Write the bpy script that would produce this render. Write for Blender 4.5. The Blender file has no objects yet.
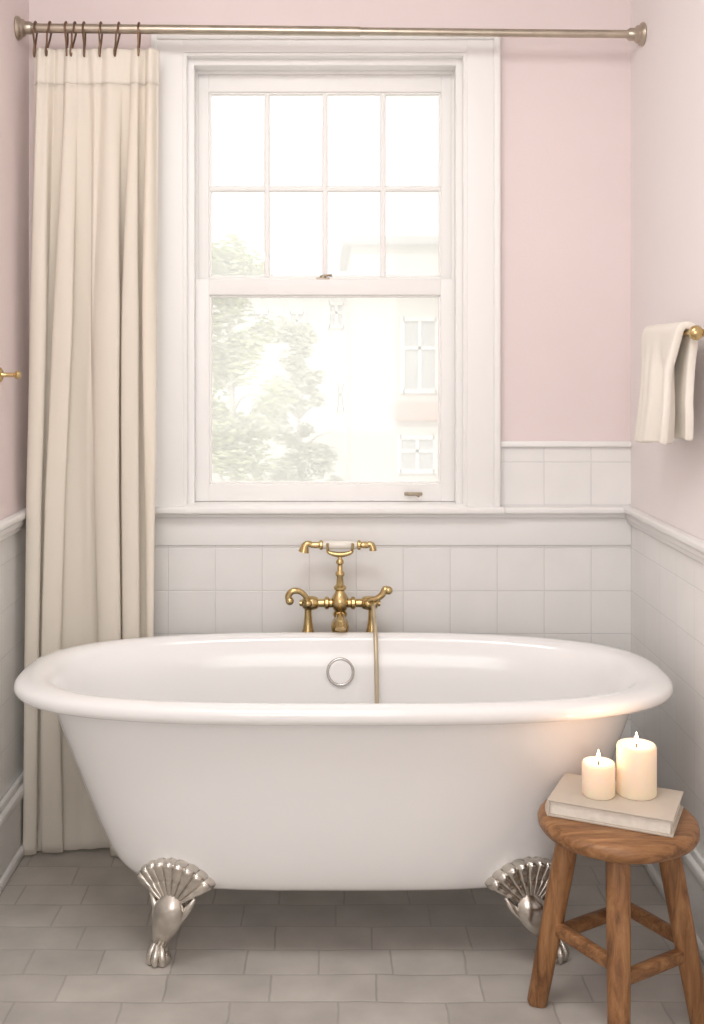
import bpy, bmesh, math, random
from mathutils import Vector, Matrix
random.seed(7)
C = bpy.context.scene.collection
PI = math.pi
F, CX, CY, CZ, CD = 1100.0, 325.0, 360.0, 1.4, 3.254

# ------------------------------------------------------------------ materials
def newmat(name):
    m = bpy.data.materials.new(name); m.use_nodes = True
    nt = m.node_tree
    return m, nt, nt.nodes['Principled BSDF'], nt.nodes['Material Output']

def simple(name, col, rough=.5, metal=0, bump=0, bscale=60, var=0, vscale=8, **kw):
    m, nt, p, out = newmat(name)
    p.inputs['Base Color'].default_value = (*col, 1)
    p.inputs['Roughness'].default_value = rough
    p.inputs['Metallic'].default_value = metal
    for k, v in kw.items():
        p.inputs[k.replace('_', ' ')].default_value = v
    tc = nt.nodes.new('ShaderNodeTexCoord')
    if var:
        n = nt.nodes.new('ShaderNodeTexNoise'); n.inputs['Scale'].default_value = vscale
        n.inputs['Detail'].default_value = 4
        nt.links.new(tc.outputs['Object'], n.inputs['Vector'])
        r = nt.nodes.new('ShaderNodeValToRGB')
        r.color_ramp.elements[0].position = .3; r.color_ramp.elements[1].position = .7
        r.color_ramp.elements[0].color = (*[c * (1 - var) for c in col], 1)
        r.color_ramp.elements[1].color = (*[min(1, c * (1 + var)) for c in col], 1)
        nt.links.new(n.outputs['Fac'], r.inputs['Fac'])
        nt.links.new(r.outputs['Color'], p.inputs['Base Color'])
    if bump:
        n2 = nt.nodes.new('ShaderNodeTexNoise'); n2.inputs['Scale'].default_value = bscale
        n2.inputs['Detail'].default_value = 3
        nt.links.new(tc.outputs['Object'], n2.inputs['Vector'])
        b = nt.nodes.new('ShaderNodeBump'); b.inputs['Strength'].default_value = bump
        b.inputs['Distance'].default_value = .002
        nt.links.new(n2.outputs['Fac'], b.inputs['Height'])
        nt.links.new(b.outputs['Normal'], p.inputs['Normal'])
    return m

def tilemat(name, axes, off, bw, rh, mortar, c1, c2, cm, rough, offset, bumpd=.0015, noise=.12, nscale=9, squash=1, sqf=2, warp=0):
    m, nt, p, out = newmat(name)
    tc = nt.nodes.new('ShaderNodeTexCoord')
    src = tc.outputs['Object']
    if warp:
        wn = nt.nodes.new('ShaderNodeTexNoise'); wn.inputs['Scale'].default_value = 7; wn.inputs['Detail'].default_value = 2
        nt.links.new(src, wn.inputs['Vector'])
        s1 = nt.nodes.new('ShaderNodeVectorMath'); s1.operation = 'SUBTRACT'; s1.inputs[1].default_value = (.5, .5, .5)
        nt.links.new(wn.outputs['Color'], s1.inputs[0])
        s2 = nt.nodes.new('ShaderNodeVectorMath'); s2.operation = 'SCALE'; s2.inputs['Scale'].default_value = warp
        nt.links.new(s1.outputs[0], s2.inputs[0])
        s3 = nt.nodes.new('ShaderNodeVectorMath'); s3.operation = 'ADD'
        nt.links.new(src, s3.inputs[0]); nt.links.new(s2.outputs[0], s3.inputs[1]); src = s3.outputs[0]
    sp = nt.nodes.new('ShaderNodeSeparateXYZ'); nt.links.new(src, sp.inputs[0])
    cb = nt.nodes.new('ShaderNodeCombineXYZ')
    for i in (0, 1):
        a = nt.nodes.new('ShaderNodeMath'); a.operation = 'ADD'; a.inputs[1].default_value = off[i]
        nt.links.new(sp.outputs[axes[i]], a.inputs[0]); nt.links.new(a.outputs[0], cb.inputs[i])
    br = nt.nodes.new('ShaderNodeTexBrick')
    br.offset = offset; br.squash = squash; br.squash_frequency = sqf
    br.inputs['Scale'].default_value = 1
    br.inputs['Brick Width'].default_value = bw; br.inputs['Row Height'].default_value = rh
    br.inputs['Mortar Size'].default_value = mortar; br.inputs['Mortar Smooth'].default_value = .5
    br.inputs['Color1'].default_value = (*c1, 1); br.inputs['Color2'].default_value = (*c2, 1)
    br.inputs['Mortar'].default_value = (*cm, 1)
    nt.links.new(cb.outputs[0], br.inputs['Vector'])
    n = nt.nodes.new('ShaderNodeTexNoise'); n.inputs['Scale'].default_value = nscale; n.inputs['Detail'].default_value = 6
    nt.links.new(tc.outputs['Object'], n.inputs['Vector'])
    mr = nt.nodes.new('ShaderNodeMapRange')
    mr.inputs['From Min'].default_value = .3; mr.inputs['From Max'].default_value = .7
    mr.inputs['To Min'].default_value = 1 - noise; mr.inputs['To Max'].default_value = 1 + noise
    nt.links.new(n.outputs['Fac'], mr.inputs['Value'])
    mx = nt.nodes.new('ShaderNodeVectorMath'); mx.operation = 'SCALE'
    nt.links.new(br.outputs['Color'], mx.inputs[0]); nt.links.new(mr.outputs[0], mx.inputs['Scale'])
    nt.links.new(mx.outputs[0], p.inputs['Base Color'])
    b = nt.nodes.new('ShaderNodeBump'); b.inputs['Distance'].default_value = bumpd; b.invert = True
    b.inputs['Strength'].default_value = .5
    nt.links.new(br.outputs['Fac'], b.inputs['Height']); nt.links.new(b.outputs['Normal'], p.inputs['Normal'])
    p.inputs['Roughness'].default_value = rough
    return m

def woodmat(name, axis):
    m, nt, p, out = newmat(name)
    tc = nt.nodes.new('ShaderNodeTexCoord')
    mp = nt.nodes.new('ShaderNodeMapping')
    sc = [17, 17, 17]; sc[axis] = 2.2
    mp.inputs['Scale'].default_value = sc
    nt.links.new(tc.outputs['Object'], mp.inputs[0])
    n = nt.nodes.new('ShaderNodeTexNoise'); n.inputs['Scale'].default_value = 3.4
    n.inputs['Detail'].default_value = 9; n.inputs['Distortion'].default_value = .6; n.inputs['Roughness'].default_value = .66
    nt.links.new(mp.outputs[0], n.inputs['Vector'])
    r = nt.nodes.new('ShaderNodeValToRGB')
    e = r.color_ramp.elements
    e[0].position = .28; e[0].color = (.085, .034, .012, 1)
    e[1].position = .76; e[1].color = (.46, .245, .105, 1)
    k = r.color_ramp.elements.new(.5); k.color = (.275, .125, .046, 1)
    nt.links.new(n.outputs['Fac'], r.inputs['Fac']); nt.links.new(r.outputs['Color'], p.inputs['Base Color'])
    b = nt.nodes.new('ShaderNodeBump'); b.inputs['Strength'].default_value = .5; b.inputs['Distance'].default_value = .003
    nt.links.new(n.outputs['Fac'], b.inputs['Height']); nt.links.new(b.outputs['Normal'], p.inputs['Normal'])
    p.inputs['Roughness'].default_value = .42
    return m

def clothmat(name, col, trans=.35, wscale=900):
    m, nt, p, out = newmat(name)
    p.inputs['Base Color'].default_value = (*col, 1); p.inputs['Roughness'].default_value = .9
    p.inputs['Sheen Weight'].default_value = .15
    tc = nt.nodes.new('ShaderNodeTexCoord')
    n = nt.nodes.new('ShaderNodeTexNoise'); n.inputs['Scale'].default_value = wscale; n.inputs['Detail'].default_value = 2
    nt.links.new(tc.outputs['Object'], n.inputs['Vector'])
    b = nt.nodes.new('ShaderNodeBump'); b.inputs['Strength'].default_value = .35; b.inputs['Distance'].default_value = .002
    nt.links.new(n.outputs['Fac'], b.inputs['Height']); nt.links.new(b.outputs['Normal'], p.inputs['Normal'])
    t = nt.nodes.new('ShaderNodeBsdfTranslucent'); t.inputs['Color'].default_value = (*col, 1)
    mx = nt.nodes.new('ShaderNodeMixShader'); mx.inputs[0].default_value = trans
    nt.links.new(p.outputs[0], mx.inputs[1]); nt.links.new(t.outputs[0], mx.inputs[2])
    nt.links.new(mx.outputs[0], out.inputs['Surface'])
    return m

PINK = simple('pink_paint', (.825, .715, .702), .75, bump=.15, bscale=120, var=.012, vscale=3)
PINK_LIT = simple('lit_pink_paint', (.885, .825, .815), .75, bump=.15, bscale=120, var=.012, vscale=3)  # lighter copy of the pink wall paint, light wash put into the colour
WHITE = simple('white_paint', (.90, .888, .87), .45, bump=.06, bscale=40)
CEIL = simple('ceiling_paint', (.88, .87, .86), .85, bump=.1)
TILE_B = tilemat('white_wall_tile', (0, 2), (.325, -.971), .139, .127, .0020, (.88, .868, .85), (.86, .848, .83), (.775, .762, .745), .17, 0, noise=.02)
TILE_S = tilemat('white_side_tile', (1, 2), (.0, -.971), .139, .127, .0017, (.88, .868, .85), (.862, .85, .832), (.80, .788, .77), .18, 0, noise=.02)
FLOOR = tilemat('grey_floor_tile', (0, 1), (.12, .749), .235, .107, .0030, (.55, .512, .47), (.485, .452, .415), (.425, .396, .362), .36, .37, noise=.12, nscale=8, squash=.72, sqf=3, warp=.016)
ENAMEL = simple('white_enamel', (.885, .876, .866), .17, bump=.0, var=.006, vscale=2, Coat_Weight=.3, Coat_Roughness=.1)
NICKEL = simple('aged_silver', (.66, .625, .57), .27, 1, bump=.15, bscale=70, var=.18, vscale=30)
CHROME = simple('chrome', (.55, .53, .51), .2, 1, var=.03, vscale=20)
BRASS = simple('antique_brass', (.60, .45, .22), .24, 1, bump=.1, bscale=50, var=.14, vscale=40)
GREYB = simple('dull_bronze', (.42, .36, .28), .4, 1, var=.1, vscale=40)
HOSE = simple('brass_hose', (.60, .52, .38), .38, .8, bump=.4, bscale=400)
PORC = simple('cream_porcelain', (.84, .80, .72), .2, var=.02)
RODM = simple('bronze_rod', (.50, .44, .36), .34, 1, var=.1, vscale=25)
HOOKM = simple('dark_bronze', (.22, .14, .09), .4, .9, var=.15, vscale=60)
CURT = clothmat('cream_curtain_cloth', (.985, .925, .83), .34)
HEAD = clothmat('cream_header_cloth', (.98, .92, .825), .26)
TOWEL = clothmat('cream_terry', (.93, .875, .79), .1, 500)
WOODX = woodmat('brown_wood_seat', 0)
WOODZ = woodmat('brown_wood_leg', 2)
WAX = simple('ivory_wax_glow', (.90, .79, .65), .5, Subsurface_Weight=.8, Subsurface_Scale=.03, Subsurface_Radius=(1, .5, .25), var=.01, Emission_Color=(1, .60, .30, 1), Emission_Strength=.14)  # weak warm emission imitates flame light glowing through the wax
WICK = simple('black_wick', (.03, .02, .015), .9, var=.2)
COVER = simple('beige_book_cover', (.58, .51, .43), .6, bump=.25, bscale=200, var=.05, vscale=12)
PAGES = simple('book_pages', (.86, .81, .73), .8, bump=.5, bscale=300, var=.06, vscale=60)
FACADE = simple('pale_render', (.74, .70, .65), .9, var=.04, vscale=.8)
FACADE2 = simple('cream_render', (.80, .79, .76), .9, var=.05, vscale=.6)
FRAMEW = simple('far_window_frame', (.82, .81, .79), .8, var=.03)
PINKBAND = simple('pink_band', (.80, .46, .40), .9, var=.04)
ROOF = simple('grey_roof', (.55, .54, .53), .9, var=.1)
DARKWIN = simple('far_window_glass', (.52, .525, .53), .5, var=.1, vscale=1)
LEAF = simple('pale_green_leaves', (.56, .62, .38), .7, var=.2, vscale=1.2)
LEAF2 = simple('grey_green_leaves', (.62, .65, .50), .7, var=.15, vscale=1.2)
BARK = simple('bark', (.50, .47, .42), .9, bump=.5, var=.2)
GROUND = simple('outside_ground', (.5, .5, .46), .95, var=.2, vscale=.4)

gm, nt, p, out = newmat('glare_veil_glass')
nt.nodes.remove(p)
tr = nt.nodes.new('ShaderNodeBsdfTransparent')
tl = nt.nodes.new('ShaderNodeBsdfTranslucent'); tl.inputs['Color'].default_value = (.96, .95, .93, 1)
gl = nt.nodes.new('ShaderNodeBsdfGlossy'); gl.inputs['Roughness'].default_value = .05
m1 = nt.nodes.new('ShaderNodeMixShader'); m1.inputs[0].default_value = .39  # translucent white share imitates glare washing out the view
m2 = nt.nodes.new('ShaderNodeMixShader'); m2.inputs[0].default_value = .02
nt.links.new(tr.outputs[0], m1.inputs[1]); nt.links.new(tl.outputs[0], m1.inputs[2])
nt.links.new(m1.outputs[0], m2.inputs[1]); nt.links.new(gl.outputs[0], m2.inputs[2])
nt.links.new(m2.outputs[0], out.inputs['Surface'])
GLASS = gm
fm, nt, p, out = newmat('flame')
p.inputs['Base Color'].default_value = (1, .7, .3, 1)
p.inputs['Emission Color'].default_value = (1, .82, .52, 1); p.inputs['Emission Strength'].default_value = 16
FLAME = fm

# ------------------------------------------------------------------ helpers
def wloc(o):
    v = Vector((0, 0, 0))
    while o: v += o.location; o = o.parent
    return v

def obj(name, bm, mat, parent=None, smooth=True, angle=40):
    if parent: bmesh.ops.translate(bm, verts=bm.verts, vec=-wloc(parent))
    bmesh.ops.recalc_face_normals(bm, faces=bm.faces)
    if smooth:
        for f in bm.faces: f.smooth = True
        for e in bm.edges:
            if len(e.link_faces) == 2 and e.calc_face_angle(0) > math.radians(angle): e.smooth = False
    me = bpy.data.meshes.new(name); bm.to_mesh(me); bm.free()
    for m in (mat if isinstance(mat, (list, tuple)) else [mat]): me.materials.append(m)
    o = bpy.data.objects.new(name, me); C.objects.link(o)
    if parent: o.parent = parent
    return o

def tag(o, label, cat, group=None):
    o['label'] = label; o['category'] = cat
    if group: o['group'] = group
    return o

def thing(name, label, cat, loc, group=None):
    o = bpy.data.objects.new(name, None); C.objects.link(o); o.location = loc; o.empty_display_size = .1
    return tag(o, label, cat, group)

def struct(o):
    o['kind'] = 'structure'; return o

def B(): return bmesh.new()

def box(bm, x0, x1, y0, y1, z0, z1, bev=0, mi=0, M=None):
    r = bmesh.ops.create_cube(bm, size=1)
    vs = r['verts']
    for v in vs:
        v.co = Vector((x0 + (x1 - x0) * (v.co.x + .5), y0 + (y1 - y0) * (v.co.y + .5), z0 + (z1 - z0) * (v.co.z + .5)))
        if M: v.co = M @ v.co
    fs = list({f for v in vs for f in v.link_faces})
    for f in fs: f.material_index = mi
    if bev:
        es = list({e for v in vs for e in v.link_edges})
        bmesh.ops.bevel(bm, geom=es, offset=bev, segments=3, profile=.5, affect='EDGES')

def frames(pts):
    T = []
    for i in range(len(pts)):
        a = pts[max(0, i - 1)]; b = pts[min(len(pts) - 1, i + 1)]
        T.append((b - a).normalized())
    n = Vector((0, 0, 1)) if abs(T[0].z) < .9 else Vector((1, 0, 0))
    n = (n - T[0] * n.dot(T[0])).normalized()
    res = []
    for t in T:
        n = (n - t * n.dot(t)).normalized()
        res.append((t, n, t.cross(n)))
    return res

def smooth_path(pts, k=6):
    P = [Vector(p) for p in pts]; out = []
    for i in range(len(P) - 1):
        p0 = P[max(0, i - 1)]; p1 = P[i]; p2 = P[i + 1]; p3 = P[min(len(P) - 1, i + 2)]
        for j in range(k):
            t = j / k
            out.append(.5 * ((2 * p1) + (p2 - p0) * t + (2 * p0 - 5 * p1 + 4 * p2 - p3) * t * t + (3 * p1 - p0 - 3 * p2 + p3) * t ** 3))
    out.append(P[-1]); return out

def tube(bm, pts, r, seg=12, k=0, sq=(1, 1), power=1, n0=None):
    if k:
        if isinstance(r, (list, tuple)):
            rr = [Vector((q, 0, 0)) for q in r]; r = [max(.0005, v.x) for v in smooth_path(rr, k)]
        pts = smooth_path(pts, k)
    pts = [Vector(p) for p in pts]
    if not isinstance(r, (list, tuple)): r = [r] * len(pts)
    fr = frames(pts); rings = []
    if n0 is not None:
        n = Vector(n0); fr2 = []
        for (t, a, b) in fr:
            n = (n - t * n.dot(t)).normalized(); fr2.append((t, n, t.cross(n)))
        fr = fr2
    def cs(a):
        c, s = math.cos(a), math.sin(a)
        if power == 1: return c, s
        return math.copysign(abs(c) ** power, c), math.copysign(abs(s) ** power, s)
    for p, q, (t, n, b) in zip(pts, r, fr):
        ringv = []
        for i in range(seg):
            c, s = cs(2 * PI * (i + .5) / seg)
            ringv.append(bm.verts.new(p + (n * c * sq[0] + b * s * sq[1]) * q))
        rings.append(ringv)
    for a, b in zip(rings, rings[1:]):
        for i in range(seg): bm.faces.new((a[i], a[(i + 1) % seg], b[(i + 1) % seg], b[i]))
    bm.faces.new(rings[0][::-1]); bm.faces.new(rings[-1])

def lathe(bm, prof, org, axis=(0, 0, 1), seg=24):
    ax = Vector(axis).normalized(); org = Vector(org)
    pts = [org + ax * t for r, t in prof]
    n = Vector((1, 0, 0)) if abs(ax.x) < .9 else Vector((0, 1, 0))
    n = (n - ax * n.dot(ax)).normalized(); b = ax.cross(n)
    rings = []
    for (r, t), p in zip(prof, pts):
        if r < 1e-5: rings.append([bm.verts.new(p)])
        else: rings.append([bm.verts.new(p + (n * math.cos(2 * PI * i / seg) + b * math.sin(2 * PI * i / seg)) * r) for i in range(seg)])
    for A, Bq in zip(rings, rings[1:]):
        for i in range(seg):
            j = (i + 1) % seg
            if len(A) == 1 and len(Bq) == 1: continue
            if len(A) == 1: bm.faces.new((A[0], Bq[j], Bq[i]))
            elif len(Bq) == 1: bm.faces.new((A[i], A[j], Bq[0]))
            else: bm.faces.new((A[i], A[j], Bq[j], Bq[i]))
    if len(rings[0]) > 1: bm.faces.new(rings[0][::-1])
    if len(rings[-1]) > 1: bm.faces.new(rings[-1])

def ball(bm, c, r, sc=(1, 1, 1), seg=16):
    M = Matrix.Translation(Vector(c)) @ Matrix.Diagonal((*sc, 1))
    bmesh.ops.create_uvsphere(bm, u_segments=seg, v_segments=seg // 2 + 2, radius=r, matrix=M)

def ring(bm, c, R, r, axis=(0, 1, 0), seg=32, s2=10):
    ax = Vector(axis).normalized(); c = Vector(c)
    n = Vector((1, 0, 0)) if abs(ax.x) < .9 else Vector((0, 1, 0))
    n = (n - ax * n.dot(ax)).normalized(); b = ax.cross(n)
    G = []
    for i in range(seg):
        a = 2 * PI * i / seg; d = n * math.cos(a) + b * math.sin(a)
        G.append([bm.verts.new(c + d * (R + r * math.cos(2 * PI * j / s2)) + ax * r * math.sin(2 * PI * j / s2)) for j in range(s2)])
    for i in range(seg):
        for j in range(s2):
            bm.faces.new((G[i][j], G[(i + 1) % seg][j], G[(i + 1) % seg][(j + 1) % s2], G[i][(j + 1) % s2]))

def sheet(bm, fn, nu, nv):
    G = [[bm.verts.new(fn(i / nu, j / nv)) for i in range(nu + 1)] for j in range(nv + 1)]
    for j in range(nv):
        for i in range(nu): bm.faces.new((G[j][i], G[j][i + 1], G[j + 1][i + 1], G[j + 1][i]))

# ------------------------------------------------------------------ room
XL, XR, YF, ZC = -.875, .905, -4.4, 2.75
bm = B(); box(bm, XL - .15, XR + .15, YF - .15, .15, -.12, 0); struct(obj('floor', bm, FLOOR, smooth=False))
bm = B(); box(bm, XL - .15, XR + .15, YF - .15, .15, ZC, ZC + .1); struct(obj('ceiling', bm, CEIL, smooth=False))
OX0, OX1, OZ0, OZ1 = -.415, .415, .971, 2.302
bm = B()
TZ = 1.155
for (x0, x1) in ((XL - .15, OX0), (OX1, XR + .15)):
    box(bm, x0, x1, 0, .15, 0, TZ, mi=1); box(bm, x0, x1, 0, .15, TZ, ZC, mi=0)
box(bm, OX0, OX1, 0, .15, 0, OZ0, mi=1); box(bm, OX0, OX1, 0, .15, OZ1, ZC, mi=0)
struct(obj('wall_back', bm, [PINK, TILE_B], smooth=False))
RZ = .955
bm = B(); box(bm, XL - .15, XL, YF, 0, 0, RZ, mi=1); box(bm, XL - .15, XL, YF, 0, RZ, ZC)
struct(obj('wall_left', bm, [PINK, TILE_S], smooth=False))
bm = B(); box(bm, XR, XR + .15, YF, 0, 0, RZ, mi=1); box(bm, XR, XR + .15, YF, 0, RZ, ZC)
struct(obj('wall_right', bm, [PINK_LIT, TILE_S], smooth=False))
bm = B(); box(bm, XL - .15, XR + .15, YF - .15, YF, 0, ZC); struct(obj('wall_front', bm, PINK_LIT, smooth=False))

def base(name, x0, x1, s):
    bm = B()
    if s:   # side board; s = inward sign
        a, b = (x0, x0 + s * .018); box(bm, min(a, b), max(a, b), YF, 0, 0, .17, .003)
        b = x0 + s * .026; box(bm, min(a, b), max(a, b), YF, 0, .165, .195, .008)
        b = x0 + s * .014; box(bm, min(a, b), max(a, b), YF, 0, .19, .215, .006)
        b = x0 + s * .028; box(bm, min(a, b), max(a, b), YF, 0, 0, .03, .008)
    else:
        box(bm, x0, x1, -.018, 0, 0, .17, .003); box(bm, x0, x1, -.026, 0, .165, .195, .008); box(bm, x0, x1, -.014, 0, .19, .215, .006)
    struct(obj(name, bm, WHITE))
base('baseboard_left', XL, 0, 1); base('baseboard_right', XR, 0, -1); base('baseboard_back', XL + .03, XR - .03, 0)
# chair rails, plain band and tile cap
bm = B()
box(bm, XL, XR, -.034, 0, .948, .968, .006); box(bm, XL, XR, -.018, 0, .934, .952, .006)
struct(obj('trim_1', bm, WHITE))
for i, (x, s) in enumerate(((XL, 1), (XR, -1))):
    bm = B()
    for w, z0, z1 in ((.030, .950, .970), (.020, .930, .953), (.012, .915, .934)):
        a, b = sorted((x, x + s * w)); box(bm, a, b, YF, 0, z0, z1, .006)
    struct(obj('trim_%d' % (i + 2), bm, WHITE))
bm = B(); box(bm, .50, XR, -.012, 0, TZ - .012, TZ + .006, .004); box(bm, XL, -.50, -.012, 0, TZ - .012, TZ + .006, .004)
struct(obj('trim_4', bm, WHITE))
bm = B(); box(bm, XL, XR, -.005, 0, .852, .940, .002)
struct(obj('trim_5', bm, WHITE))

# ------------------------------------------------------------------ window
win = bpy.data.objects.new('window_1', None); C.objects.link(win); win.location = (0, 0, .971); struct(win)
bm = B()
CT = 2.352
box(bm, -.502, OX0 - .002, -.024, 0, .968, CT - .002, .003); box(bm, OX1 + .002, .505, -.024, 0, .968, CT - .002, .003)
box(bm, OX0 - .006, OX1 + .006, -.0235, 0, OZ1 + .002, CT - .001, .003)
box(bm, -.512, -.492, -.034, 0, .968, CT + .008, .005); box(bm, .495, .515, -.034, 0, .968, CT + .008, .005)
box(bm, -.496, .499, -.0335, 0, CT - .012, CT + .0075, .005)
obj('casing', bm, WHITE, win)
bm = B()
box(bm, OX0 - .003, OX0 + .008, -.0205, .15, OZ0, OZ1 + .0025, .002); box(bm, OX1 - .008, OX1 + .003, -.0205, .15, OZ0, OZ1 + .0025, .002)
box(bm, OX0 + .004, OX1 - .004, -.020, .15, OZ1 - .008, OZ1 + .002, .002)
for k, (w, tt, y0, y1) in enumerate(((.026, .026, .014, .049), (.0235, .0245, .045, .090), (.030, .034, .087, .094), (.0235, .0245, .09, .14), (.034, .046, .131, .149))):
    box(bm, OX0 + .004, OX0 + w, y0, y1, OZ0, OZ1 - .004, .0015); box(bm, OX1 - w, OX1 - .004, y0, y1, OZ0, OZ1 - .004, .0015)
    box(bm, OX0 + w - .003, OX1 - w + .003, y0 + .0006, y1 - .0006, OZ1 - tt, OZ1 - .005, .0015)
obj('jamb', bm, WHITE, win)
bm = B(); box(bm, OX0, OX1, -.03, .19, .945, .974, .005); box(bm, -.512, .527, -.045, 0, .9485, .9705, .007); obj('window_sill', bm, WHITE, win)

def sash(name, x0, x1, z0, z1, y0, y1, st, tr, brl):
    bm = B()
    box(bm, x0, x0 + st, y0, y1, z0, z1, .003); box(bm, x1 - st, x1, y0, y1, z0, z1, .003)
    box(bm, x0 + st - .001, x1 - st + .001, y0, y1, z1 - tr, z1, .003); box(bm, x0 + st - .001, x1 - st + .001, y0, y1, z0, z0 + brl, .003)
    g0, g1, h0, h1 = x0 + st, x1 - st, z0 + brl, z1 - tr
    for q in ((g0 - .001, g0 + .006, h0, h1), (g1 - .006, g1 + .001, h0, h1)): box(bm, q[0], q[1], y0 + .008, y1 - .006, q[2], q[3], .002)
    for q in ((h0 - .001, h0 + .006), (h1 - .006, h1 + .001)): box(bm, g0, g1, y0 + .008, y1 - .006, q[0], q[1], .002)
    o = obj(name, bm, WHITE, win)
    ym = (y0 + y1) / 2
    bm = B(); box(bm, g0, g1, ym - .002, ym + .002, h0, h1); obj('pane', bm, GLASS, o, smooth=False)
    return o, g0, g1, h0, h1
lo, *_ = sash('lower_sash', -.391, .391, .975, 1.643, .05, .085, .043, .048, .052)
up, g0, g1, h0, h1 = sash('upper_sash', -.391, .391, 1.606, 2.275, .095, .13, .037, .059, .046)
for i in (1, 2, 3):
    x = g0 + (g1 - g0) * i / 4
    bm = B(); box(bm, x - .008, x + .008, .100, .124, h0, h1, .004); obj('glazing_bar', bm, WHITE, up)
bm = B(); box(bm, g0, g1, .101, .123, 1.923 - .008, 1.923 + .008, .004); obj('glazing_bar', bm, WHITE, up)
bm = B(); box(bm, -.026, .014, .050, .078, 1.642, 1.648, .002); lathe(bm, [(.010, 0), (.010, .006), (.006, .009), (0, .010)], (-.006, .062, 1.647))
tube(bm, [(-.006, .062, 1.653), (.010, .056, 1.655), (.020, .052, 1.654)], [.004, .003, .0045], 8, 3)
lock = obj('sash_lock', bm, GREYB, win); lock['label'] = 'small bronze sash lock'
bm = B(); box(bm, .238, .292, .044, .051, .993, 1.003, .002); tube(bm, [(.243, .045, .998), (.25, .034, 1.0), (.268, .032, .999), (.282, .035, .993)], [.003, .004, .003, .005], 8, 4)
lf = obj('sash_lift', bm, GREYB, lo); lf['label'] = 'small dull bronze sash latch'

# ------------------------------------------------------------------ bathtub
TX, TY = .044, -.512
A0, B0 = .713, .294
RB, RF = 2.65, 3.0      # plan exponents of the back and front half
# z, a, b, back exponent, front exponent
outer = [(.168, .0, .0, 3.4, 3.6), (.168, .41, .152, 3.4, 3.6), (.170, .468, .186, 3.4, 3.6), (.177, .503, .206, 3.4, 3.6), (.194, .533, .222, 3.3, 3.6), (.23, .562, .235, 3.2, 3.5), (.30, .597, .250, 3.0, 3.3), (.40, .638, .266, 2.85, 3.15), (.50, .678, .281, 2.75, 3.05), (.57, .704, .290, RB, RF), (.597, A0, B0, RB, RF)]
rollp = [(.03, .599), (.056, .598), (.073, .602), (.082, .610), (.084, .621), (.079, .631), (.064, .638), (.042, .6415), (.018, .6395), (.002, .632), (-.010, .618)]
inner = [(.58, A0 - .03, B0 - .022, RB, RF), (.50, .656, .258, 2.7, 3), (.40, .612, .242, 2.8, 3), (.30, .56, .216, 2.9, 3), (.25, .52, .192, 3, 3), (.22, .465, .162, 3, 3), (.205, .38, .12, 3, 3), (.20, .25, .07, 3, 3), (.20, 0, 0, 3, 3)]
prof = outer + [(z, A0 + o, B0 + o * .62, RB, RF) for o, z in rollp] + inner
def se(a, b, th, n):
    c, s = math.cos(th), math.sin(th); e = 2 / n
    return (a * math.copysign(abs(c) ** e, c), b * math.copysign(abs(s) ** e, s))
tub = thing('bathtub', 'large white enamel clawfoot bathtub with rolled rim in the middle of the room', 'bathtub', (TX, TY, 0))
NS = 200
def thetas():
    fine = [2 * PI * i / 4000 for i in range(4001)]; L = [0]
    P = [se(.75, .32, t, 2.85) for t in fine]
    for p, q in zip(P, P[1:]): L.append(L[-1] + math.dist(p, q))
    res = []; j = 0
    for i in range(NS):
        d = L[-1] * i / NS
        while L[j + 1] < d: j += 1
        res.append(fine[j] + (fine[j + 1] - fine[j]) * (d - L[j]) / max(1e-9, L[j + 1] - L[j]))
    return res
TH = thetas()
bm = B(); rings = []
pa = smooth_path([Vector(q[:3]) for q in prof], 3); pn = smooth_path([Vector((q[3], q[4], 0)) for q in prof], 3)
for q, nn in zip(pa, pn):
    z, a, b = q
    if a < .01: rings.append([bm.verts.new((TX, TY, z))])
    else:
        row = []
        for t in TH:
            x, y = se(a, b, t, nn.x if math.sin(t) >= 0 else nn.y); row.append(bm.verts.new((TX + x, TY + y, z)))
        rings.append(row)
for A, Q in zip(rings, rings[1:]):
    for i in range(NS):
        j = (i + 1) % NS
        if len(A) == 1 and len(Q) == 1: continue
        if len(A) == 1: bm.faces.new((A[0], Q[j], Q[i]))
        elif len(Q) == 1: bm.faces.new((A[i], A[j], Q[0]))
        else: bm.faces.new((A[i], A[j], Q[j], Q[i]))
obj('shell', bm, ENAMEL, tub, angle=80)
# overflow ring on the inner back wall
oy, oz = TY + .264, .548
nrm = Vector((0, -1, .18)).normalized()
oc = Vector((TX - .002, oy, oz))
bm = B(); ring(bm, oc - nrm * -.004, .0345, .0038, nrm, 48)
ov = obj('overflow_ring', bm, CHROME, tub); ov['label'] = 'thin round chrome overflow ring'
bm = B(); lathe(bm, [(.034, -.006), (.034, .003), (.031, .005), (.024, .0045), (0, .0045)], oc, nrm, 40)
obj('overflow_plate', bm, ENAMEL, tub)
bm = B(); lathe(bm, [(.04, 0), (.04, .003), (.032, .005), (.028, .002), (0, .002)], (TX, TY, .2005)); obj('drain', bm, CHROME, tub)
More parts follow.
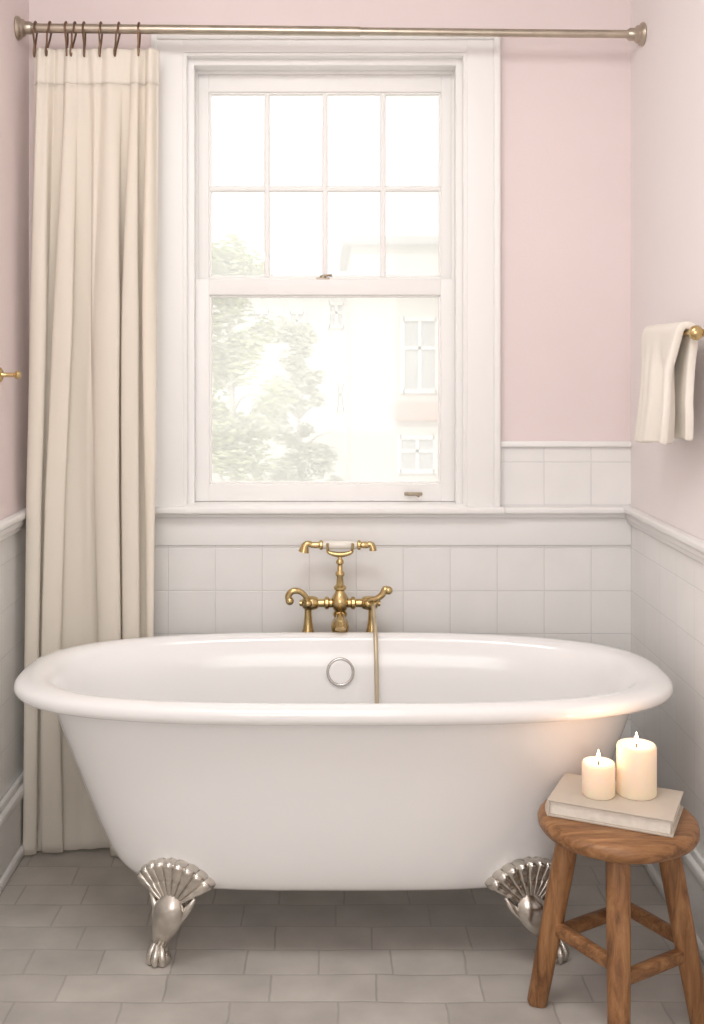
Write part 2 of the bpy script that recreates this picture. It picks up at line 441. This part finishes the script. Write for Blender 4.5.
# claw feet
def foot(sx, sy):
    n = Vector((sx * .30, sy * .95, 0)).normalized(); u = Vector((-n.y, n.x, 0))
    if u.x * sx < 0: u = -u
    P0 = Vector((TX + (.410 if sx > 0 else -.382), TY + sy * (.174 if sx > 0 else .178), 0))
    def W(a, b, z): return P0 + u * a + n * b + Vector((0, 0, z))
    f = bpy.data.objects.new('claw_foot', None); C.objects.link(f); f.parent = tub
    f.location = (0, 0, 0)
    bm = B()
    nl, R0, half = 9, .114, math.radians(62); NA, NR = 144, 24
    def fan(t, ph, back):
        q = (ph + half) / (2 * half) * nl; lob = abs(math.sin(q * PI))
        mid = abs(math.sin(2 * q * PI))
        R = R0 * (.965 + .035 * lob ** .6) * (.93 + .07 * math.cos(ph * 1.2))
        r = R * t
        a = r * math.sin(ph) * 1.02; v = r * math.cos(ph)
        h = .011 + .0042 * (lob ** .7) * min(1, t * 1.8) + .0016 * mid * t * (1 - t ** 6) + .016 * (1 - t) ** 1.4
        h += .0030 * math.exp(-((t - .90) / .05) ** 2) * lob
        h -= .0025 * math.exp(-((t - .62) / .05) ** 2)
        if t > .985: h = .006
        nb = v * .27 - a * a / .5 + (-.016 if back else h)
        return W(a, .028 + nb, .145 + v)
    G0 = None
    for back in (0, 1):
        G = [[bm.verts.new(fan(j / NR, -half + 2 * half * i / NA, back)) for i in range(NA + 1)] for j in range(NR + 1)]
        for j in range(NR):
            for i in range(NA): bm.faces.new((G[j][i], G[j][i + 1], G[j + 1][i + 1], G[j + 1][i]))
        if back:
            for i in range(NA): bm.faces.new((G0[NR][i], G0[NR][i + 1], G[NR][i + 1], G[NR][i]))
        G0 = G
    bmesh.ops.remove_doubles(bm, verts=bm.verts, dist=.00005)
    obj('palmette', bm, NICKEL, f, angle=75)
    bm = B()
    e = .042 if sx < 0 else .082
    tube(bm, [W(-.004, .034, .196), W(-.003, .042, .176), W(.001, .047, .150), W(e * .22, .046, .120), W(e * .60, .034, .086), W(e * .92, .020, .054), W(e + .002, .016, .030), W(e, .020, .014), W(e, .020, .003)],
         [.005, .020, .034, .034, .0275, .0205, .0205, .026, .025], 24, 5, (.85, 1.05), n0=tuple(n))
    for s in (-1, 1):
        tube(bm, [W(s * .056, .040, .172), W(s * .042, .046, .150), W(s * .031 + e * .22, .046, .120), W(s * .023 + e * .60, .036, .086), W(s * .016 + e * .93, .024, .054)], [.004, .0088, .0088, .006, .003], 10, 4)
    obj('leg', bm, NICKEL, f, angle=80)
    bm = B()
    for k in (-1, 0, 1):
        d = k * .014
        tube(bm, [W(e + d * .5, .030, .050), W(e + d * .9, .038 - abs(k) * .003, .036), W(e + d * 1.15, .046 - abs(k) * .006, .018), W(e + d * 1.1, .042 - abs(k) * .006, .002)],
             [.004, .0085, .0092, .006], 12, 4)
    obj('claw', bm, NICKEL, f, angle=80)
for sx in (-1, 1):
    for sy in (-1, 1): foot(sx, sy)

# ------------------------------------------------------------------ faucet
FY = -.085; FS = F / (CD + FY)
def fx(px): return (px - CX) / FS
def fz(py): return CZ - (py - CY) / FS
fau = thing('bath_faucet', 'antique brass bath mixer with curled levers standing behind the tub', 'faucet', (fx(340), FY, 0))
c = fx(340); zv = fz(603)
bm = B()
lathe(bm, [(.010, .600), (.019, .606), (.024, .618), (.026, .632), (.022, .648), (.017, .658), (.020, .664), (.021, .670), (.016, .676), (.024, .690), (.027, zv), (.024, .716), (.016, .728), (.013, .736), (.018, .741), (.018, .747), (.011, .753), (.009, .775), (.013, .781), (.013, .787), (.008, .793), (.007, .81), (.012, .816), (.010, .823), (.006, .828), (.006, .846)], (c, FY, 0))
for s in (-1, 1):
    lathe(bm, [(.013, .0), (.013, .03), (.018, .034), (.018, .042), (.012, .046), (.012, .062), (.017, .066), (.020, .078), (.020, .098), (.015, .106), (.009, .110), (.009, .116), (0, .117)], (c, FY, zv), (s, 0, 0))
obj('body', bm, BRASS, fau)
bm = B()
tube(bm, [(c, FY - .01, .64), (c, FY - .045, .665), (c, FY - .085, .672), (c, FY - .115, .668), (c, FY - .128, .655)], [.017, .015, .013, .013, .015], 16, 5)
obj('spout', bm, BRASS, fau)
for s in (-1, 1):
    xs = c + s * .092
    bm = B()
    lathe(bm, [(.022, 0), (.022, .006), (.012, .012), (.0095, .02), (.0095, .575), (.019, .60), (.019, .612), (.016, .622), (.012, .645), (.010, .68), (.013, .69)], (xs, FY, 0), seg=20)
    obj('supply_riser', bm, BRASS, fau)
    bm = B()
    if s < 0:
        path = [(xs, FY - .015, zv + .002), (xs - .004, FY - .022, zv + .02), (xs - .022, FY - .026, zv + .038), (xs - .044, FY - .028, zv + .040), (xs - .056, FY - .028, zv + .026), (xs - .052, FY - .028, zv + .012)]
    else:
        path = [(xs - .012, FY - .02, zv + .002), (xs - .008, FY - .026, zv + .014), (xs + .010, FY - .030, zv + .018), (xs + .028, FY - .030, zv + .030), (xs + .036, FY - .030, zv + .046), (xs + .046, FY - .028, zv + .042)]
    tube(bm, path, [.009, .0075, .0085, .0095, .0095, .010], 12, 5)
    ball(bm, path[-1], .012); ball(bm, path[0], .013)
    obj('lever', bm, BRASS, fau)
bm = B()   # cradle
zc = fz(545)
tube(bm, [(c - .036, FY, zc - .012), (c - .030, FY, zc - .022), (c, FY, zc - .028), (c + .030, FY, zc - .022), (c + .036, FY, zc - .012)], [.004, .006, .008, .006, .004], 12, 5)
for s in (-1, 1):
    tube(bm, [(c + s * .036, FY - .018, zc + .008), (c + s * .036, FY - .016, zc - .008), (c + s * .036, FY, zc - .0165), (c + s * .036, FY + .016, zc - .008), (c + s * .036, FY + .018, zc + .008)], .0038, 10, 5)
obj('cradle', bm, BRASS, fau)
# hand shower lying in the cradle
hs = thing('hand_shower', 'brass and porcelain hand shower resting across the faucet cradle', 'hand shower', (c, FY, zc))
bm = B(); lathe(bm, [(.009, -.050), (.0115, -.046), (.0125, 0), (.0115, .046), (.009, .050)], (c, FY, zc), (1, 0, 0)); h = obj('handle', bm, PORC, hs); h['label'] = 'cream porcelain grip'
bm = B()
lathe(bm, [(.009, .048), (.014, .052), (.014, .058), (.009, .062), (.010, .076), (.008, .082)], (c, FY, zc), (1, 0, 0), 18)
tube(bm, [(c + .078, FY, zc), (c + .088, FY, zc + .002), (c + .094, FY, zc - .006), (c + .095, FY, zc - .016)], [.008, .009, .010, .011], 12, 4)
obj('hose_end', bm, BRASS, hs)
bm = B()
lathe(bm, [(.009, .048), (.014, .052), (.014, .058), (.009, .062), (.009, .074), (.008, .084)], (c, FY, zc), (-1, 0, 0), 18)
tube(bm, [(c - .080, FY, zc), (c - .092, FY, zc + .004), (c - .101, FY, zc - .004), (c - .105, FY, zc - .02)], [.008, .009, .012, .016], 14, 4)
obj('spray_head', bm, BRASS, hs)
bm = B()
hx = fx(372.5)
tube(bm, [(hx - .002, FY - .016, zv - .004), (hx, FY - .05, zv + .0), (hx + .001, -.175, .672), (hx + .002, -.222, .654), (hx + .002, -.259, .610), (hx + .003, -.272, .54), (hx + .003, -.290, .42), (hx + .002, -.32, .30), (hx - .03, -.37, .224), (hx - .12, -.43, .212), (hx - .24, -.44, .21)], .0062, 12, 8)
ho = obj('hose', bm, HOSE, fau); ho['label'] = 'slim brass shower hose hanging into the tub'

# ------------------------------------------------------------------ curtain rod, hooks, curtain
RY = -.13
zr0, zr1 = 2.343, 2.325
def rz(x): return zr0 + (zr1 - zr0) * (x - XL) / (XR - XL)
rod = thing('curtain_rod', 'bronze curtain rod spanning the room above the window', 'curtain rod', ((XL + XR) / 2, RY, rz(0)))
bm = B(); tube(bm, [(XL + .012, RY, rz(XL)), (.10, RY, rz(.1))], .0135, 20); o = obj('outer_tube', bm, RODM, rod)
bm = B(); tube(bm, [(.09, RY, rz(.09)), (XR - .012, RY, rz(XR))], .0115, 20); obj('inner_tube', bm, RODM, rod)
for x, s in ((XL, 1), (XR, -1)):
    bm = B(); lathe(bm, [(.032, 0), (.034, .004), (.031, .010), (.025, .014), (.025, .020), (.018, .026), (.018, .04), (.0145, .045)], (x, RY, rz(x)), (s, 0, 0), 28); obj('flange', bm, RODM, rod)

ZT, ZB = 2.284, .006
def fold(u, t):
    ph = 2 * PI * (5.0 * u + .40 * math.sin(2 * PI * .95 * u + .5) + .13 * math.sin(2 * PI * 2.1 * u + 1.6 + 2.4 * t)) + 1.7 * math.sin(1.7 * t + 3.4 * u) * t
    return ph, math.sin(ph)
def curt(u, z):
    t = (ZT - z) / (ZT - ZB)
    xl = -.828 - .022 * min(1, t * 1.8) - .008 * t ** 2; xr = -.474 - .016 * t + .045 * max(0, t - .78) * 4
    ph, s = fold(u, t)
    g = min(1, .22 + t * 3)
    A = (.041 - .010 * abs(t - .55)) * (.72 + .28 * math.sin(8.3 * u + .9 + 1.6 * t)) * g
    fine = .005 * math.sin(2 * PI * 11 * u + 4 * math.sin(2.1 * t + 5 * u)) * (1 - .6 * min(1, t * 1.3))
    y = RY + .004 + A * s + fine + .006 * math.sin(5 * t + 7 * u) * t
    x = xl + (xr - xl) * u - .021 * math.sin(2 * ph) * min(1, t * 3) * math.sin(PI * u) ** .5 + .016 * math.sin(4.1 * t + 6 * u) * t * math.sin(PI * u)
    if z < .12:
        y -= .012 * (1 - z / .12) ** 2 * (1 + math.sin(ph))
    return Vector((x, y, z))
cur = thing('shower_curtain', 'long cream fabric curtain in soft folds hanging left of the window', 'curtain', (-.65, RY, 0))
bm = B(); sheet(bm, lambda u, v: curt(u, 2.188 + (ZB - 2.188) * v), 240, 80)
o = obj('curtain_panel', bm, CURT, cur, angle=180); md = o.modifiers.new('thick', 'SOLIDIFY'); md.thickness = .002
bm = B(); sheet(bm, lambda u, v: curt(u, ZT + (2.184 - ZT) * v), 240, 10)
o = obj('header_band', bm, HEAD, cur, angle=180); md = o.modifiers.new('thick', 'SOLIDIFY'); md.thickness = .006; md.offset = 0
ordn = ['leftmost', 'second', 'third', 'fourth', 'fifth', 'sixth', 'seventh', 'last']
for i, px in enumerate((34, 50, 66, 75, 84, 101, 119, 139)):
    x = (px - CX) * (CD + RY) / F
    x = max(x, -.822)
    u = min(.985, max(.015, (x + .828) / .354)); yc = curt(u, ZT - .02).y
    zz = rz(x); tilt = random.uniform(-.006, .006)
    p = [(x, RY - .012, zz + .012), (x, RY, zz + .0185), (x, RY + .014, zz + .012), (x, RY + .019, zz - .002), (x + tilt, RY + .014, zz - .03), (x + tilt * 1.6, (RY + yc) / 2, zz - .055), (x + tilt * 2, yc - .010, ZT - .022), (x + tilt * 2.2, yc - .014, ZT - .008), (x + tilt * 1.6, yc - .012, zz - .045), (x + tilt, RY - .016, zz - .02), (x, RY - .018, zz - .004), (x, RY - .012, zz + .012)]
    bm = B(); tube(bm, p, .0028, 8, 5)
    lab = ('%s dark bronze curtain hook on the rod, counted from the left wall' % ordn[i]) if i not in (0, 7) else ('dark bronze curtain hook %s' % ('leftmost on the rod, beside the left flange' if i == 0 else 'nearest the window, at the right edge of the cream curtain'))
    tag(obj('curtain_hook', bm, HOOKM), lab, 'curtain hook', 'bronze hooks along the curtain rod')

# ------------------------------------------------------------------ stool
SX, SY, SZ, SR = .626, -.900, .428, .168
st = thing('stool', 'round brown wooden stool with four splayed legs at the tub corner', 'stool', (SX, SY, 0))
bm = B(); lathe(bm, [(0, 0), (.140, 0), (.156, .002), (.163, .006), (.167, .012), (.168, .021), (.166, .028), (.161, .0335), (.153, .0365), (.10, .0375), (0, .0375)], (SX, SY, SZ - .0375), seg=72)
for v in bm.verts:
    d = Vector((v.co.x - SX, v.co.y - SY)); a = math.atan2(d.y, d.x)
    k = 1 + .006 * math.sin(3 * a + 1) + .004 * math.sin(7 * a)
    v.co.x = SX + d.x * k; v.co.y = SY + d.y * k
obj('seat', bm, WOODX, st, angle=60)
rot = math.radians(-14)
feet = []
for k in range(4):
    a = PI / 2 * k + PI + rot; d = Vector((math.cos(a), math.sin(a), 0))
    T = Vector((SX, SY, SZ - .032)) + d * .098; Bt = Vector((SX, SY, 0)) + d * .170
    feet.append((T, Bt))
    bm = B(); ax = (Bt - T)
    tube(bm, [T + ax * q for q in (0, .25, .5, .75, .985, 1)], [.0240, .0245, .0240, .0230, .0215, .0185], 20, 0, (1, 1), .6, n0=tuple(d))
    for v in bm.verts: v.co.z = max(v.co.z, 0.0)
    obj('leg', bm, WOODZ, st, angle=50)
for k in range(4):
    T0, B0_ = feet[k]; T1, B1_ = feet[(k + 1) % 4]
    q = (.56, .62)[k % 2]
    a = T0 + (B0_ - T0) * q; b = T1 + (B1_ - T1) * q
    bm = B(); tube(bm, [a, a + (b - a) * .1, a + (b - a) * .5, a + (b - a) * .9, b], [.012, .0135, .014, .0135, .012], 16, 0, (1.1, .8), .6, n0=(0, 0, 1)); obj('stretcher', bm, WOODX, st, angle=50)

# ------------------------------------------------------------------ book and candles
BKX, BKY = .626, -.888
bk = thing('book', 'beige hardcover book lying on the wooden stool under the candles', 'book', (BKX, BKY, SZ))
ang = math.radians(-25)
MB = Matrix.Translation((BKX, BKY, SZ)) @ Matrix.Rotation(ang, 4, 'Z')
BW, BD, BT = .129, .084, .036
bm = B()
box(bm, -BW, BW, -BD, BD, 0, .0045, .0015, M=MB); box(bm, -BW, BW, -BD, BD, BT - .0045, BT, .0015, M=MB)
obj('cover', bm, COVER, bk)
bm = B()   # rounded spine on the left short side, long page edge to the front
n = 10
cs = [(-BW - .005 * math.sin(PI * i / n), .001 + (BT - .002) * i / n) for i in range(n + 1)] + [(-BW + .005, BT - .001), (-BW + .005, .001)]
va = [bm.verts.new(MB @ Vector((x, -BD, z))) for x, z in cs]; vb = [bm.verts.new(MB @ Vector((x, BD, z))) for x, z in cs]
for i in range(len(cs)):
    j = (i + 1) % len(cs); bm.faces.new((va[i], va[j], vb[j], vb[i]))
bm.faces.new(va[::-1]); bm.faces.new(vb)
obj('spine', bm, COVER, bk)
bm = B(); box(bm, -BW + .003, BW - .006, -BD + .006, BD - .006, .0045, BT - .0045, .001, M=MB); obj('pages', bm, PAGES, bk)

def candle(x, y, z, r, h, label):
    t = thing('candle', label, 'candle', (x, y, z), 'lit pillar candles on the book')
    bm = B()
    lathe(bm, [(0, 0), (r - .003, 0), (r, .003), (r, h - .006), (r - .002, h - .001), (r - .006, h), (r - .010, h - .003), (r * .5, h - .007), (0, h - .008)], (x, y, z), seg=40)
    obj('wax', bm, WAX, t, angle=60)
    bm = B(); tube(bm, [(x, y, z + h - .009), (x, y, z + h), (x + .001, y, z + h + .004)], .0012, 8); obj('wick', bm, WICK, t)
    bm = B(); lathe(bm, [(0, 0), (.0026, .002), (.0042, .007), (.0038, .012), (.0019, .019), (0, .025)], (x, y, z + h + .001), seg=14); obj('flame', bm, FLAME, t)
    L = bpy.data.lights.new('candle_light', 'POINT'); L.energy = .14; L.color = (1, .55, .34); L.shadow_soft_size = .012
    o = bpy.data.objects.new('candle_light', L); C.objects.link(o); o.location = (x, y, z + h + .036)
cz = SZ + BT
def at(px, Y): return (px - CX) * (CD + Y) / F
candle(at(598.5, -.885), -.885, cz, .035, .072, 'short wide lit pillar candle, the lower one on the book')
candle(at(636.5, -.88), -.88, cz, .042, .108, 'tall lit ivory pillar candle, the higher one on the book')

# ------------------------------------------------------------------ towel rail and towel
BX, BZ = .844, 1.462
tr_ = thing('towel_rail', 'small brass towel rail on the right wall', 'towel rail', (XR, -.57, BZ))
bm = B(); tube(bm, [(BX, -.745, BZ), (BX, -.395, BZ)], .006, 14)
lathe(bm, [(.010, 0), (.0155, .003), (.0175, .010), (.0155, .017), (.010, .022), (0, .024)], (BX, -.742, BZ), (0, -1, 0), 20)
obj('bar', bm, BRASS, tr_)
for y in (-.745, -.395):
    bm = B(); lathe(bm, [(.024, 0), (.025, .004), (.020, .009), (.012, .014), (.009, .03), (.009, .055), (.011, .058), (.010, .064), (0, .066)], (XR, y, BZ), (-1, 0, 0), 20); obj('bracket', bm, BRASS, tr_)
def tow(u, v):
    y = -.695 + .27 * u
    Lf, arc, Lb = .270, .055, .262
    s = v * (Lf + arc + Lb)
    if s < Lf:
        t = 1 - s / Lf; x = BX - .0175 - .020 * t ** .7; z = BZ + .004 - Lf * t
        x -= (.015 * math.sin(2 * PI * 1.7 * u + .8 + .8 * t) + .007 * math.sin(2 * PI * 4.3 * u + t)) * min(1, t * 3) * t ** .4
        y += .020 * t * (u - .3) + .008 * math.sin(6 * t + 2 * u)
    elif s < Lf + arc:
        q = (s - Lf) / arc * PI; x = BX - .0175 * math.cos(q); z = BZ + .004 + .0155 * math.sin(q); t = 0
        y += .008 * math.sin(2 * u)
    else:
        t = (s - Lf - arc) / Lb; x = BX + .0175 - .016 * max(0, min(1, (t - .15) * 2)) + .008 * math.sin(2 * PI * 1.6 * u + .5) * max(0, t - .2); z = BZ + .004 - Lb * t
        y += .006 * t + .008 * math.sin(6 * t + 2 * u)
    z += .008 * math.sin(4 * u + 1) * t
    return Vector((x, y, z))
bm = B(); sheet(bm, tow, 50, 80)
tw = obj('towel', bm, TOWEL, angle=180); tag(tw, 'thick cream hand towel hanging over the brass rail on the right wall', 'towel')
md = tw.modifiers.new('thick', 'SOLIDIFY'); md.thickness = .019; md.offset = 0
md = tw.modifiers.new('sub', 'SUBSURF'); md.levels = 1; md.render_levels = 1
# robe hook on left wall
hk = thing('robe_hook', 'small brass robe hook on the left wall beside the curtain', 'hook', (XL, -.30, 1.36))
bm = B(); lathe(bm, [(.020, 0), (.020, .004), (.014, .008)], (XL, -.30, 1.36), (1, 0, 0)); obj('plate', bm, BRASS, hk)
bm = B(); lathe(bm, [(.009, 0), (.006, .008), (.006, .034), (.010, .038), (.012, .045), (.009, .051), (0, .053)], (XL + .006, -.30, 1.36), (1, 0, 0)); obj('knob', bm, BRASS, hk)

# ------------------------------------------------------------------ outside
def W(px, py, Y):
    d = CD + Y; return ((px - CX) * d / F, CZ - (py - CY) * d / F)
bm = B(); box(bm, -60, 60, .6, 80, -6.2, -6); struct(obj('ground', bm, GROUND, smooth=False))
def building(label, Y, px0, px1, pytop, wins, fac, band=None, depth=8):
    x0, zt = W(px0, pytop, Y); x1, _ = W(px1, pytop, Y)
    b = thing('building', label, 'building', ((x0 + x1) / 2, Y + depth / 2, -6))
    bm = B(); box(bm, x0, x1, Y, Y + depth, -6, zt); obj('facade', bm, fac, b, smooth=False)
    bm = B(); box(bm, x0 - .25, x1 + .25, Y - .3, Y + depth + .3, zt, zt + .25, .05); obj('roof', bm, ROOF, b)
    if band:
        a, z1 = W(band[0], band[2], Y); c2, z0 = W(band[1], band[3], Y)
        bm = B(); box(bm, a, c2, Y - .25, Y, z0, z1, .03); obj('balcony_front', bm, PINKBAND, b)
    for (a, c2, p0, p1) in wins:
        xa, za = W(a, p0, Y); xb, zb = W(c2, p1, Y); w = .08
        bm = B()
        box(bm, xa - w, xa + w * .4, Y - .1, Y, zb - w, za + w); box(bm, xb - w * .4, xb + w, Y - .1, Y, zb - w, za + w)
        box(bm, xa, xb, Y - .1, Y, za - w * .4, za + w); box(bm, xa, xb, Y - .1, Y, zb - w, zb + w * .4)
        xm = (xa + xb) / 2; box(bm, xm - .04, xm + .04, Y - .08, Y, zb, za); zm = zb + (za - zb) * .6; box(bm, xa, xb, Y - .08, Y, zm - .04, zm + .04)
        f = obj('window', bm, FRAMEW, b, smooth=False)
        bm = B(); box(bm, xa, xb, Y - .03, Y, zb, za); obj('pane', bm, DARKWIN, f, smooth=False)
building('pale house with a pink balcony seen through the right of the window', 25, 352, 640, 246,
         [(403, 436, 320, 390), (400, 434, 438, 470), (470, 500, 320, 390)], FACADE, (394, 446, 402, 420))
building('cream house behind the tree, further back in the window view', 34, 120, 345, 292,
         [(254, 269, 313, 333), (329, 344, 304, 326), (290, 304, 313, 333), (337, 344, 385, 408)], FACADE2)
def tree(label, px, py0, py1, Y, w, nleaf, mat, seed):
    rnd = random.Random(seed)
    x, z1 = W(px, py0, Y); _, z0 = W(px, py1, Y)
    t = thing('tree', label, 'tree', (x, Y, -6))
    bm = B(); tube(bm, [(x, Y, -6), (x + .1, Y, z0), (x + .05, Y, (z0 + z1) / 2), (x, Y, z1 - .3)], [.12, .08, .04, .012], 10, 3)
    for k in range(9):
        a = rnd.uniform(0, 2 * PI); zz = z0 + (z1 - z0) * rnd.uniform(.05, .7); L = w * rnd.uniform(.5, .95)
        tube(bm, [(x + .05, Y, zz), (x + math.cos(a) * L * .5, Y + math.sin(a) * L * .5, zz + .3), (x + math.cos(a) * L, Y + math.sin(a) * L, zz + .4)], [.025, .015, .006], 6, 2)
    obj('trunk', bm, BARK, t)
    bm = B()
    cl = []
    for k in range(46):
        a = rnd.uniform(0, 2 * PI); q = rnd.uniform(0, 1); rr = w * (1.05 - .70 * q) * rnd.uniform(.1, 1)
        cl.append((Vector((x + rr * math.cos(a), Y + rr * math.sin(a), z0 + (z1 - z0) * q)), w * rnd.uniform(.16, .32)))
    for k in range(nleaf):
        c0, r0 = rnd.choice(cl)
        d = Vector((rnd.gauss(0, 1), rnd.gauss(0, 1), rnd.gauss(0, 1))).normalized() * r0 * rnd.random() ** .4
        c1 = c0 + d; s = rnd.uniform(.045, .09)
        M = Matrix.Translation(c1) @ Matrix.Rotation(rnd.uniform(0, 2 * PI), 4, 'Z') @ Matrix.Rotation(rnd.uniform(-1, 1), 4, 'X')
        bm.faces.new([bm.verts.new(M @ Vector(q)) for q in ((-s, 0, 0), (0, s * .5, .02), (s, 0, 0), (0, -s * .5, .02))])
    obj('foliage', bm, mat, t, smooth=False)
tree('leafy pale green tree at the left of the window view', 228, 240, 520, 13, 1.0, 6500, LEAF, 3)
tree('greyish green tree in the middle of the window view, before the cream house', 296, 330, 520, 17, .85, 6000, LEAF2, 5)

# ------------------------------------------------------------------ light
w = bpy.data.worlds.new('World'); bpy.context.scene.world = w; w.use_nodes = True
bg = w.node_tree.nodes['Background']; bg.inputs[0].default_value = (1, .985, .965, 1); bg.inputs[1].default_value = 1.45
def light(name, kind, e, loc, direction, col=(1, 1, 1), **kw):
    L = bpy.data.lights.new(name, kind); L.energy = e; L.color = col
    for k, v in kw.items(): setattr(L, k, v)
    o = bpy.data.objects.new(name, L); C.objects.link(o); o.location = loc
    o.rotation_euler = Vector(direction).to_track_quat('-Z', 'Y').to_euler(); return o
light('sun', 'SUN', 1.3, (0, -8, 12), (.25, .75, -.6), (1, .97, .92), angle=.05)
light('added_front_fill', 'AREA', 26, (-.15, -4.3, 1.75), (.07, 1, .03), (1, .99, .97), shape='RECTANGLE', size=1.3, size_y=1.7)  # added fill behind the camera, stands for no actual fixture
light('added_top_fill', 'AREA', 31, (-.2, -1.6, 2.72), (.07, .3, -1), (1, .99, .97), shape='DISK', size=1.1)  # added overhead fill to brighten trim and upper walls, unseen source

cam = bpy.data.cameras.new('camera'); co = bpy.data.objects.new('camera', cam); C.objects.link(co)
co.location = (0, -CD, CZ); co.rotation_euler = (PI / 2, 0, 0)
cam.lens = F / 1024 * 36; cam.sensor_width = 36; cam.shift_x = (352 - CX) / 1024; cam.shift_y = (CY - 512) / 1024
cam.clip_start = .05
bpy.context.scene.camera = co
vs = bpy.context.scene.view_settings
vs.view_transform = 'Standard'; vs.look = 'None'; vs.exposure = 0; vs.gamma = 1
